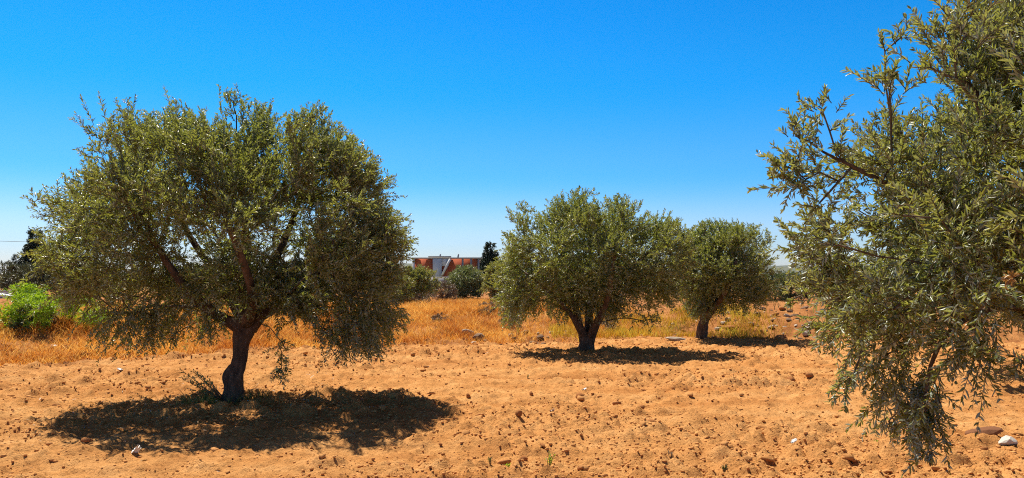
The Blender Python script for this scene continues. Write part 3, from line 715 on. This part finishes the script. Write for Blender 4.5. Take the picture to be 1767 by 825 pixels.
# right-hand greenery
for u, Yq, w, h, s, lab in ((1352, 33, 2.2, 1.15, 84, 'green bush right of the small dark olive, below the far hill'), (1425, 35, 2.4, 1.05, 85, 'green bush partly hidden by the near olive leaves, right of another green bush'), (1250, 34, 3.0, 1.0, 86, 'green bush hidden behind the small dark olive'), (1520, 36, 3, 1.1, 87, 'green bush behind the near olive crown')):
    shrub('green_bush', lab, 'bush', u, Yq, w, h, M_BUSHD, 40, 18, (.14, .035), s, 'green bushes behind the rubble bank', gap=.06)
for u, Yq, w, h, s in ((1110, 60, 6, 1.5, 201), (960, 62, 6, 1.6, 202), (1345, 80, 7, 1.4, 203), (1440, 85, 8, 1.5, 204), (900, 58, 4, 1.5, 205), (640, 60, 5, 1.5, 206), (300, 60, 8, 1.6, 207), (450, 62, 7, 1.5, 208), (1700, 70, 9, 1.6, 209)):
    shrub('far_bush', 'distant low bush on the plain behind the olive grove', 'bush', u, Yq, w, h, M_HEDGE, 34, 12, (.26, .07), s, 'distant low bushes on the plain', gap=.11)

# ------------------------------------------------------------------ unfinished brick house
YB = 80.0
kb = YB / F
def bx(u): return (u - CX) * kb
bz = gz(bx(765), YB) - 0.1
house = tag(empty('brick_house', (bx(765), YB, bz)), 'unfinished flat-roofed red brick house with a white bay and outside stair', 'house')
def hp(u, v): return (bx(u) - bx(765), at(u, v, YB)[2] - bz)     # local x, z
_, ztop = hp(765, 446)
def part(name, boxes, mt, parent=house):
    mb = MB()
    for c, d, *rest in boxes: mb.box(c, d, 0.0, rest[0] if rest else None)
    return link(name, mb.mesh(name, [mt]), parent)
xl, xm1, xm2, xr, xp = (hp(u, 446)[0] for u in (711, 745, 776, 824, 850))
part('wall', [(((xl + xm1) / 2, 1.5, ztop / 2), (xm1 - xl, .25, ztop))], M_BRICK)
part('wall', [(((xm2 - .9 + xr) / 2, 1.5, ztop / 2), (xr - xm2 + .9, .25, ztop))], M_BRICK)
part('rear_wall', [(((xl + xp) / 2, 7.0, ztop / 2), (xp - xl, .25, ztop)), ((xl + .125, 4.25, ztop / 2), (.25, 5.2, ztop)), ((xp - .125, 4.9, ztop / 2), (.25, 3.9, ztop))], M_BRICK)
wb = part('white_bay', [(((xm1 + xm2 - .9) / 2, 1.2, ztop / 2), (xm2 - .9 - xm1, .3, ztop - .004)), ((xm2 - .55, 1.28, ztop * .86), (.70, .28, ztop * .28))], M_PLASTER)
part('door_opening', [((xm2 - .55, 1.36, ztop * .36), (.66, .06, ztop * .72))], M_BRICK)
part('parapet', [(((xm1 + xm2) / 2 - .2, 1.15, ztop + .20), (xm2 - xm1 + .5, .5, .12))], M_CONC)
part('roof', [(((xl + xp) / 2, 4.2, ztop + .06), (xp - xl + .3, 6.2, .14))], M_CONC)
part('column', [((xl, 1.34, ztop / 2), (.22, .22, ztop - .004))], M_PLASTER)
for u in (797, 812, 825): part('column', [((hp(u, 446)[0], 1.33, ztop / 2), (.20, .20, ztop - .004))], M_CONC)
x0, z0 = hp(762, 474); x1, z1 = hp(776, 446)
ln = math.hypot(x1 - x0, z1 - z0)
part('stair', [(((x0 + x1) / 2, .75, (z0 + z1) / 2 - .05), (ln, .7, .20), math.atan2(z1 - z0, x1 - x0))], M_WHITE)
for u in (756, 788):
    mb = MB(); mb.tube([[hp(u, 446)[0], 2, ztop + .1], [hp(u, 446)[0] + .05, 2, ztop + .5]], [.10, .08], 6)
    link('starter_bar', mb.mesh('starter_bar', [M_CONC]), house)
part('porch_wall', [(((xr + xp) / 2, 2.9, ztop / 2), (xp - xr - .3, .2, ztop - .004))], M_DARK)  # the porch's deep shade is put into this wall's colour
# low grey retaining wall in front of it
def wall_thing(name, label, u0, u1, Y, h, t, mt):
    a, b2 = gpt(u0, Y), gpt(u1, Y); o = tag(empty(name, (a + b2) / 2), label, 'wall'); w = abs(b2[0] - a[0])
    mb = MB(); mb.box((0, 0, h / 2 - .1), (w, t, h + .2)); link('masonry', mb.mesh('masonry', [mt]), o)
    mb = MB(); mb.box((0, 0, h + .03), (w + .04, t + .08, .06)); link('coping', mb.mesh('coping', [M_CONC]), o)
wall_thing('garden_wall', 'low grey wall in front of the brick house', 738, 790, 60, .85, .25, M_CONC)
wall_thing('stone_wall', 'low grey wall below the dusty bushes at the left edge', -140, 62, 36, .32, .3, M_CONC)
mb = MB(); g_ = gpt(2, 29); mb.box((0, 0, .05), (1.5, .5, .07), 0.1, -0.16)
o = tag(link('concrete_slab', mb.mesh('concrete_slab', [M_WHITE]), loc=g_ + np.array([0, 0, .30])), 'pale concrete slab tilted behind the bright green shrub at the left edge', 'slab')
# far white houses on the plain to the right
for i, (u, w, h, lab) in enumerate(((1346, 9, 3.2, 'tiny white house under the far hill just right of the small olive'), (1432, 14, 3.4, 'tiny long white house under the far hill beside the near olive leaves'))):
    Yq = 620; b = gpt(u, Yq); o = tag(empty('white_house', b), lab, 'house')
    mb = MB(); mb.box((0, 0, h / 2), (w, 7, h)); link('wall', mb.mesh('wall', [M_PLASTER]), o)
    mb = MB(); mb.box((0, 0, h + .12), (w + .5, 7.5, .24)); link('roof', mb.mesh('roof', [M_CONC]), o)
    for k in (-1, 1):
        mb = MB(); mb.box((k * w * .25, -3.5, h * .55), (1.2, .14, 1.3)); link('window', mb.mesh('window', [M_DARK]), o)

# power line far left
pa, pb = np.array([-52, 78, 0.]), np.array([-18, 82, 0.])
for q, lab in ((pb, 'wooden utility pole hidden behind the big olive crown'),):
    q[2] = gz(q[0], q[1]); o = tag(empty('utility_pole', q), lab, 'pole')
    mb = MB(); mb.tube([[0, 0, -.1], [0, 0, 5.2]], [.12, .09], 8); link('pole_shaft', mb.mesh('pole_shaft', [M_POLE]), o)
    mb = MB(); mb.box((0, 0, 4.9), (1.3, .1, .1)); link('crossarm', mb.mesh('crossarm', [M_POLE]), o)
tt = np.linspace(0, 1, 24)[:, None]; za = at(0, 418, 78)[2]
pts = pa * (1 - tt) + pb * tt; pts[:, 2] = za + .15 - 1.0 * (tt[:, 0] * (1 - tt[:, 0]))
mb = MB(); mb.tube(pts - pts[0], .018, 4)
tag(link('power_cable', mb.mesh('power_cable', [M_CABLE]), loc=pts[0]), 'thin dark power cable crossing the sky at the left edge', 'cable')

# ------------------------------------------------------------------ dry grass
def blades(name, pts, h, w, mt, lean=0.35, r=rng):
    n = len(pts); an = r.random(n) * 2 * math.pi
    wv = np.stack([np.cos(an), np.sin(an), np.zeros(n)], 1) * (w * (.6 + .8 * r.random(n)))[:, None] * .5
    la = r.normal(size=(n, 2)) * lean; hh = h * (.5 + .8 * r.random(n))
    mid = pts + np.stack([la[:, 0] * hh * .35, la[:, 1] * hh * .35, hh * .55], 1)
    tip = pts + np.stack([la[:, 0] * hh, la[:, 1] * hh, hh], 1)
    P = np.stack([pts - wv, pts + wv, mid + wv * .8, mid - wv * .8, tip], 1).reshape(-1, 3)
    o = np.arange(n)[:, None] * 5
    return mesh(name, P, tris=o + np.array([[3, 2, 4]]), quads=o + np.array([[0, 1, 2, 3]]), mats=[mt])
def strip(n, x0, x1, e0, e1, dens, r):
    x = x0 + (x1 - x0) * r.random(n); e = e0 + (e1 - e0) * r.random(n); y = edge_y(x) + e
    k = r.random(n) < dens(x, y, e); x, y, e = x[k], y[k], e[k]
    return np.stack([x, y, macro(x, y) + detail(x, y) - .02], 1), e
r = np.random.default_rng(5)
def dens_l(x, y, e):
    patch = sstep(.30, .55, fbm(x * .8, y * .8, 3, 130))
    fade = 1 - sstep(-1.6, 0.6, x) * 0.80
    return (0.22 + .78 * patch) * sstep(-.1, .8, e + .9 * (fbm(x * 2.2, y * 2.2, 2, 131) - .5)) * fade
P, e = strip(280000, -16, 4.0, -.1, 11, dens_l, r)
hh = .27 * (.22 + 1.1 * fbm(P[:, 0] * .9, P[:, 1] * .9, 3, 140)) * (.5 + .5 * sstep(0, 1.5, e))
tag(link('dry_grass', blades('dry_grass', P, hh, np.full(len(P), .013), M_DRY, .75, r)), kind='stuff')
def dens_y(x, y, e): return sstep(.36, .58, fbm(x * .9, y * .9, 3, 150)) * sstep(7.5, 5.5, x) * .9
P, e = strip(16000, 1.0, 8.5, .15, 4.5, dens_y, r)
tag(link('yellow_grass', blades('yellow_grass', P, .26 * (.5 + .8 * fbm(P[:, 0], P[:, 1], 2, 151)), np.full(len(P), .014), M_YEL, .4, r)), kind='stuff')
# sparse green and straw wisps on the bank and under the big olive
g1 = []
for (u, v, Yq, rad, n) in ((360, 0, 10.0, .26, 150), (445, 0, 10.15, .22, 90), (395, 0, 9.85, .25, 90), (1175, 0, 21.6, .5, 200), (690, 0, 19, .5, 80)):
    c = gpt(u, Yq); q = r.normal(size=(n, 2)) * rad * .6
    x, y = c[0] + q[:, 0], c[1] + q[:, 1]; g1.append(np.stack([x, y, macro(x, y) + detail(x, y) - .01], 1))
x = 3 + 10 * r.random(1500); y = edge_y(x) + .6 + 6 * r.random(1500); k = fbm(x, y, 3, 160) > .52
g1.append(np.stack([x, y, macro(x, y) + detail(x, y) - .01], 1)[k])
P = np.concatenate(g1)
tag(link('green_grass', blades('green_grass', P, np.full(len(P), .14), np.full(len(P), .009), M_GRN, .5, r)), kind='stuff')

# fallen olive leaves under the crowns
r = np.random.default_rng(66); fl = MB()
for c, rad, n in ((b1, 1.9, 1500), (gpt(1013, Y2), 1.8, 500), (gpt(1210, Y3), 1.3, 250)):
    q = r.normal(size=(n, 2)) * rad * .55; x, y = c[0] + q[:, 0], c[1] + q[:, 1] - .3
    z = macro(x, y) + detail(x, y) + .006; a_ = r.random(n) * 6.28
    V_, T_, Q_ = leaves(np.stack([x, y, z], 1), np.stack([np.cos(a_), np.sin(a_), .25 * r.normal(size=n)], 1), unit(np.array([0, 0, 1.0]) + .4 * r.normal(size=(n, 3))), .05 + .03 * r.random(n), .012 + .008 * r.random(n))
    fl.add(V_, T_, Q_)
tag(link('fallen_leaves', fl.mesh('fallen_leaves', [M_DEAD])), kind='stuff')

# ------------------------------------------------------------------ clods, stones, litter
def rock_mesh(name, seed, mt, sub=2, rough=.35, flat=.75, facet=False):
    import bmesh
    r = np.random.default_rng(seed); bm = bmesh.new(); bmesh.ops.create_icosphere(bm, subdivisions=sub, radius=1.0)
    k = r.normal(size=(7, 3)); ph = r.random(7) * 6
    pl = unit(r.normal(size=(6, 3))); pd = .62 + .3 * r.random(6)
    for v in bm.verts:
        p = np.array(v.co); d = 1 + rough * np.mean(np.sin(k @ p * 1.7 + ph))
        p = p * d
        for nn_, dd in zip(pl, pd):
            s_ = p @ nn_ - dd
            if s_ > 0: p = p - nn_ * s_ * (.9 if facet else .5)
        p = p * (1 + (0 if facet else .07) * r.normal())
        v.co = (p[0], p[1] * .9, p[2] * flat)
    me = bpy.data.meshes.new(name); bm.to_mesh(me); bm.free(); me.materials.append(mt)
    if not facet:
        for p in me.polygons: p.use_smooth = True
    return me
CL = [rock_mesh('clod', 300 + i, M_CLOD, 2, .8, .72) for i in range(7)] + [rock_mesh('clod', 320 + i, M_REDCLOD, 2, .8, .75) for i in range(3)]
ST = [rock_mesh('stone', 340 + i, mt, 2, .5, .7, True) for i, mt in enumerate((M_STONE, M_STONE, M_DSTONE, M_DSTONE, M_WSTONE))]
def put(name, me, x, y, s, sink=.25, label=None, cat=None, group=None, sq=(1, 1, 1), rz=None):
    o = link(name, me, loc=(x, y, gzd(x, y) + s * sq[2] * (.72 - sink * 1.4) ), rot=(random.uniform(-.3, .3), random.uniform(-.3, .3), random.uniform(0, 6.3) if rz is None else rz), scale=tuple(s * q for q in sq))
    return tag(o, label, cat, group)
def field_at(u, v):
    """ground point seen at pixel (u, v)"""
    Y = 8.0
    for _ in range(30):
        p = at(u, v, Y); d = p[2] - gz(p[0], p[1]); Y += d * Y / max(.3, CAM_H - gz(p[0], p[1])) * .8
        Y = min(max(Y, 4.5), 60)
    p = at(u, v, Y); return p[0], p[1]
named = [(895, 735, 11, 'egg-shaped reddish clod alone on the bare soil in the middle foreground', (.8, .8, 1.15)), (1001, 690, 11, 'large reddish clod on pale sandy soil in front of the forked olive', (1.1, 1, .95)),
         (870, 797, 11, 'rounded brown clod near the bottom edge, below the egg-shaped clod', (1.2, 1, .85)), (1365, 657, 10, 'left one of two dark clods side by side left of the hanging branch', (1, 1, 1)), (1398, 657, 10, 'right one of two dark clods side by side left of the hanging branch', (1.2, 1, .9)),
         (1063, 700, 9, 'dark clod just right of the large reddish clod', (1, 1, 1)), (1107, 715, 9, 'brown clod beside a patch of dry straw', (1, 1, 1)), (808, 688, 7, 'small upright clod beside the tip of the big olive shadow', (.8, .8, 1.2)),
         (917, 688, 7, 'small upright clod left of the large reddish clod', (.8, .8, 1.3)), (1195, 802, 14, 'broad dark clod at the bottom edge left of the hanging branch', (1.6, 1, .7)), (1120, 744, 12, 'flat pair-shaped clod on the cloddy soil patch', (1.3, 1, .7)),
         (1675, 690, 8, 'flat reddish clod right of the hanging branch below the shadow', (1.6, 1, .6))]
for i, (u, v, s, lab, sq) in enumerate(named):
    x, y = field_at(u, v); put('soil_clod', CL[7 + i % 3], x, y, .7 * s * y / F, .12, lab, 'clod', None, sq)
ZONES = {'shade': ('brown soil clod lying in the big olive shadow', 'clods in the big olive shadow'),
         'left': ('brown soil clod on sunlit soil left of or below the big olive shadow', 'clods left of and below the big olive shadow'),
         'front': ('brown soil clod on near sunlit soil between big olive shadow and hanging branch', 'clods on the near sunlit soil'),
         'far': ('small brown clod on the far bare field toward the dry grass', 'clods on the far part of the field'),
         'right': ('brown soil clod on the bare soil right of the hanging branch', 'clods right of the hanging branch')}
cnt = 0; r = np.random.default_rng(91)
while cnt < 250:
    u, v = r.uniform(0, 1767), 600 + 225 * r.random() ** .8
    x, y = field_at(u, v)
    if y > edge_y(np.array([x]))[0] - .2 or y < 6: continue
    if r.random() > (.25 + .75 * float(sstep(.35, .6, fbm(np.array([x * .33]), np.array([y * .5]), 3, 60))[0])): continue
    z = 'far' if v < 655 else ('shade' if (130 < u < 780 and 668 < v < 795) else ('left' if u < 640 else ('right' if u > 1610 else 'front')))
    s = (.014 + .030 * r.random() ** 2.8) * (.75 + y / 28)
    put('soil_clod', CL[r.integers(10)], x, y, s, .2, ZONES[z][0], 'clod', ZONES[z][1], (1 + .5 * r.random(), 1, .7 + .4 * r.random())); cnt += 1
# crumbs, one loose mass
mb = MB(); r = np.random.default_rng(17)
ico = rock_mesh('crumb', 399, M_CLOD, 1, .7, .75); IV = np.array([v.co[:] for v in ico.vertices]); IT = np.array([p.vertices[:] for p in ico.polygons])
n = 42000
y = 5.6 + 13.5 * r.random(n) ** 1.5; x = (r.random(n) * 2 - 1) * (y * .68 + .3)
k = (y < edge_y(x)) & (r.random(n) < .18 + .82 * sstep(.36, .60, fbm(x * .33, y * .5, 3, 60)))
x, y = x[k], y[k]; z = macro(x, y) + detail(x, y); s = (.005 + .015 * r.random(len(x)) ** 3) * (.6 + y / 14)
for i in range(len(x)):
    a_ = r.random() * 6.28; ca, sa = math.cos(a_), math.sin(a_)
    mb.add((IV * np.array([1 + .5 * r.random(), 1, .8 + .3 * r.random()]) @ np.array([[ca, -sa, 0], [sa, ca, 0], [0, 0, 1]])) * s[i] + np.array([x[i], y[i], z[i] + s[i] * .35]), tris=IT)
tag(link('soil_crumbs', mb.mesh('soil_crumbs', [M_CLOD], True)), kind='stuff')
# stones
x, y = field_at(1700, 760); put('stone', rock_mesh('stone', 355, clod_mat('reddish_brown_stone', (0.20, 0.085, 0.045), (0.36, 0.17, 0.085)), 2, .5, .7, True), x, y, .145, .22, 'reddish brown stone with dark shaded face lying beside a white stone', 'stone', None, (1.25, .8, .62), -.35)
x, y = field_at(1738, 771); put('stone', ST[4], x, y, .115, .22, 'flat white stone beside the reddish brown stone in the near right corner', 'stone', None, (1.1, .75, .6), .25)
x, y = field_at(806, 584); put('stone_slab', ST[0], x, y + .3, .20, .1, 'pale tilted slab propped at the edge of the dry grass', 'slab', None, (1.0, .5, .75), .3)
x, y = field_at(825, 590); put('stone', ST[2], x, y + .2, .15, .15, 'dark brown stone against the pale tilted slab', 'stone')
r = np.random.default_rng(23)
for zone, n, (u0, u1), (e0, e1), lab, grp, pale in (('heap', 46, (800, 985), (.15, 2.2), 'stone in the rubble heap right of the pale tilted slab', 'stones of the rubble heap', .35),
                                         ('bank', 90, (1230, 1440), (.3, 4.0), 'stone on the rubble bank right of the small dark olive', 'stones on the rubble bank', .35),
                                         ('mid', 26, (1030, 1200), (.3, 3.5), 'stone between the forked olive and the small dark olive', 'stones between the two olives', .4)):
    for _ in range(n):
        u = r.uniform(u0, u1); Y = 19.0; x = (u - CX) * Y / F; y = float(edge_y(np.array([x]))[0]) + r.uniform(e0, e1); x = (u - CX) * y / F
        k = r.random(); me = ST[r.integers(2)] if k < pale else (ST[4] if k < pale + .05 else (ST[2 + r.integers(2)] if k < .8 else CL[7 + r.integers(3)]))
        put('stone', me, x, y, (.03 + .085 * r.random() ** 2.4), .3, lab, 'stone', grp, (1 + .5 * r.random(), 1, .8))
x, y = field_at(1040, 556); put('stone', ST[4], x, y, .17, .1, 'white block of stone just right of the forked trunk', 'stone', None, (.9, .9, 1.1))
x, y = field_at(1345, 555); put('stone', CL[8], x, y, .12, .3, 'largest dark boulder on top of the rubble bank', 'boulder', None, (1.4, 1, .8))
x, y = field_at(1168, 589); put('stone_slab', ST[1], x, y, .22, .3, 'flat pale slab in the shadow edge of the small dark olive', 'slab', None, (1.5, .6, .35), .1)

# litter
def paper(u, v, w, lab, seed, cat='litter', h=.018):
    r = np.random.default_rng(seed); n = 7; A, B_ = np.meshgrid(np.linspace(-.5, .5, n), np.linspace(-.5, .5, n))
    Z = (r.random((n, n)) - .3) * h * 1.6 + h * np.cos(A * 3 + seed)
    Vp = np.stack([A.ravel() * w + r.normal(size=n * n) * w * .05, B_.ravel() * w * .7 + r.normal(size=n * n) * w * .05, Z.ravel()], 1)
    Vp = np.concatenate([Vp, Vp - [0, 0, .002]])
    ii = (np.arange(n - 1)[:, None] * n + np.arange(n - 1)[None, :]).ravel(); q = np.stack([ii, ii + 1, ii + n + 1, ii + n], 1)
    ring = [i for i in range(n)] + [i * n + n - 1 for i in range(1, n)] + [n * (n - 1) + i for i in range(n - 2, -1, -1)] + [i * n for i in range(n - 2, 0, -1)]
    rq = np.array([[ring[(i + 1) % len(ring)], ring[i], ring[i] + n * n, ring[(i + 1) % len(ring)] + n * n] for i in range(len(ring))])
    x, y = field_at(u, v)
    tag(link('paper_scrap', mesh('paper_scrap', Vp, quads=np.concatenate([q, q[:, ::-1] + n * n, rq]), mats=[M_PAPER]), loc=(x, y, gzd(x, y) + .015 + h * .3), rot=(.25, 0, seed * 1.3)), lab, cat)
paper(208, 645, .11, 'flat white paper scrap on the soil left of the big olive trunk', 1)
paper(235, 794, .07, 'crumpled white paper scrap at the near edge of the big olive shadow', 2, h=.03)
paper(1008, 672, .07, 'small pale scrap on the soil in front of the forked olive', 3)
paper(953, 716, .06, 'tiny greyish scrap between the egg-shaped clod and the large reddish clod', 4)
paper(1370, 774, .05, 'tiny white scrap on bare soil left of the hanging branch tip', 5)
paper(222, 606, .14, 'white scrap caught in the dry grass under the big olive crown', 6, h=.04)
paper(90, 607, .12, 'pale scrap in the dry grass at the left', 7, h=.04)

# weeds on the field
def weed(u, v, h, n, lab, seed, mt=None, grp=None):
    r = np.random.default_rng(seed); x, y = field_at(u, v); b = np.array([x, y, gzd(x, y)])
    o = tag(empty('weed', b), lab, 'weed', grp); st, lm = MB(), MB()
    for i in range(n):
        a_ = r.random() * 6.28; d = np.array([math.cos(a_) * .45 * r.random(), math.sin(a_) * .45 * r.random(), 1.0]) * h * (.5 + .6 * r.random())
        t_ = np.linspace(0, 1, 5)[:, None]; pp = d * t_ + r.normal(size=(5, 3)) * .004; pp[0] = (0, 0, -.01); st.tube(pp, np.linspace(.0035, .0015, 5), 4)
        shoots((pp[1:2]), unit(d)[None], np.array([np.linalg.norm(d) * .75]), np.array([.05]), .022, .035, .010, r=r, mb=lm)
    link('stems', st.mesh('stems', [M_TWIG]), o); link('leaves', lm.mesh('leaves', [mt or M_BUSHD]), o)
weed(948, 806, .17, 5, 'tallest green weed near the bottom edge in the middle of the field', 401, M_BUSHG)
weed(846, 797, .07, 4, 'low green weed left of the rounded brown clod', 402, M_BUSHD)
weed(876, 808, .06, 4, 'low green weed just below the rounded brown clod', 403, M_BUSHG)
weed(1160, 792, .12, 6, 'dry grey weed left of the broad dark clod', 404, M_BUSHB)
weed(1250, 806, .07, 5, 'low greyish green weed right of the broad dark clod', 405, M_BUSHD)
weed(1605, 800, .05, 5, 'dark sprig on the soil below the hanging branch tip', 406, M_BUSHD)
weed(910, 650, .07, 3, 'tiny sprout on the far bare field in front of the forked olive', 407, M_BUSHD)
weed(886, 592, .75, 3, 'tall brown dried weed stalk at the edge of the rubble heap', 408, M_DEAD)
weed(896, 588, .5, 3, 'green weed beside the tall brown dried stalk', 409, M_BUSHG)
# suckers at the foot of the big olive are shoots of the tree itself
r = np.random.default_rng(88); lm, st = MB(), MB(); T1 = bpy.data.objects['olive_tree']
for i in range(9):
    a_ = r.uniform(2.6, 3.9); s0 = np.array([math.cos(a_) * .12, math.sin(a_) * .12 - .05, .05]); d = unit(np.array([math.cos(a_) * 1.0, math.sin(a_) * .8, .35 + .7 * r.random()])); ln = .3 + .35 * r.random()
    t_ = np.linspace(0, 1, 5)[:, None]; st.tube(s0 + d * ln * t_, np.linspace(.006, .002, 5), 4)
    shoots((s0 + d * ln * .35)[None], d[None], np.array([ln * .7]), np.array([.05]), .03, .06, .016, r=r, mb=lm)
su = link('suckers', st.mesh('suckers', [M_TWIG]), T1); link('leaves', lm.mesh('leaves', [M_OLIVE]), su)
# withered clump in the near olive
r = np.random.default_rng(89); lm = MB(); c = p4(1745, 478, -1.2) - b4
Bq = c + r.normal(size=(9, 3)) * .012; shoots(Bq, unit(r.normal(size=(9, 3))), np.full(9, .035), np.full(9, .1), .012, .03, .010, r=r, mb=lm)
link('withered_cluster', lm.mesh('withered_cluster', [M_DEAD]), t4)

# ------------------------------------------------------------------ air
hm = bpy.data.materials.new('hazy_air'); hm.use_nodes = True; hn = hm.node_tree.nodes; hn.clear()
ho = hn.new('ShaderNodeOutputMaterial'); hv = hn.new('ShaderNodeVolumePrincipled')
hv.inputs['Color'].default_value = (.86, .92, 1.0, 1); hv.inputs['Density'].default_value = HAZE; hv.inputs['Anisotropy'].default_value = 0.3
hm.node_tree.links.new(hv.outputs[0], ho.inputs['Volume'])
mb = MB(); mb.box((0, 2050, 24), (7400, 4300, 72))
tag(link('haze', mb.mesh('haze', [hm])), kind='stuff')
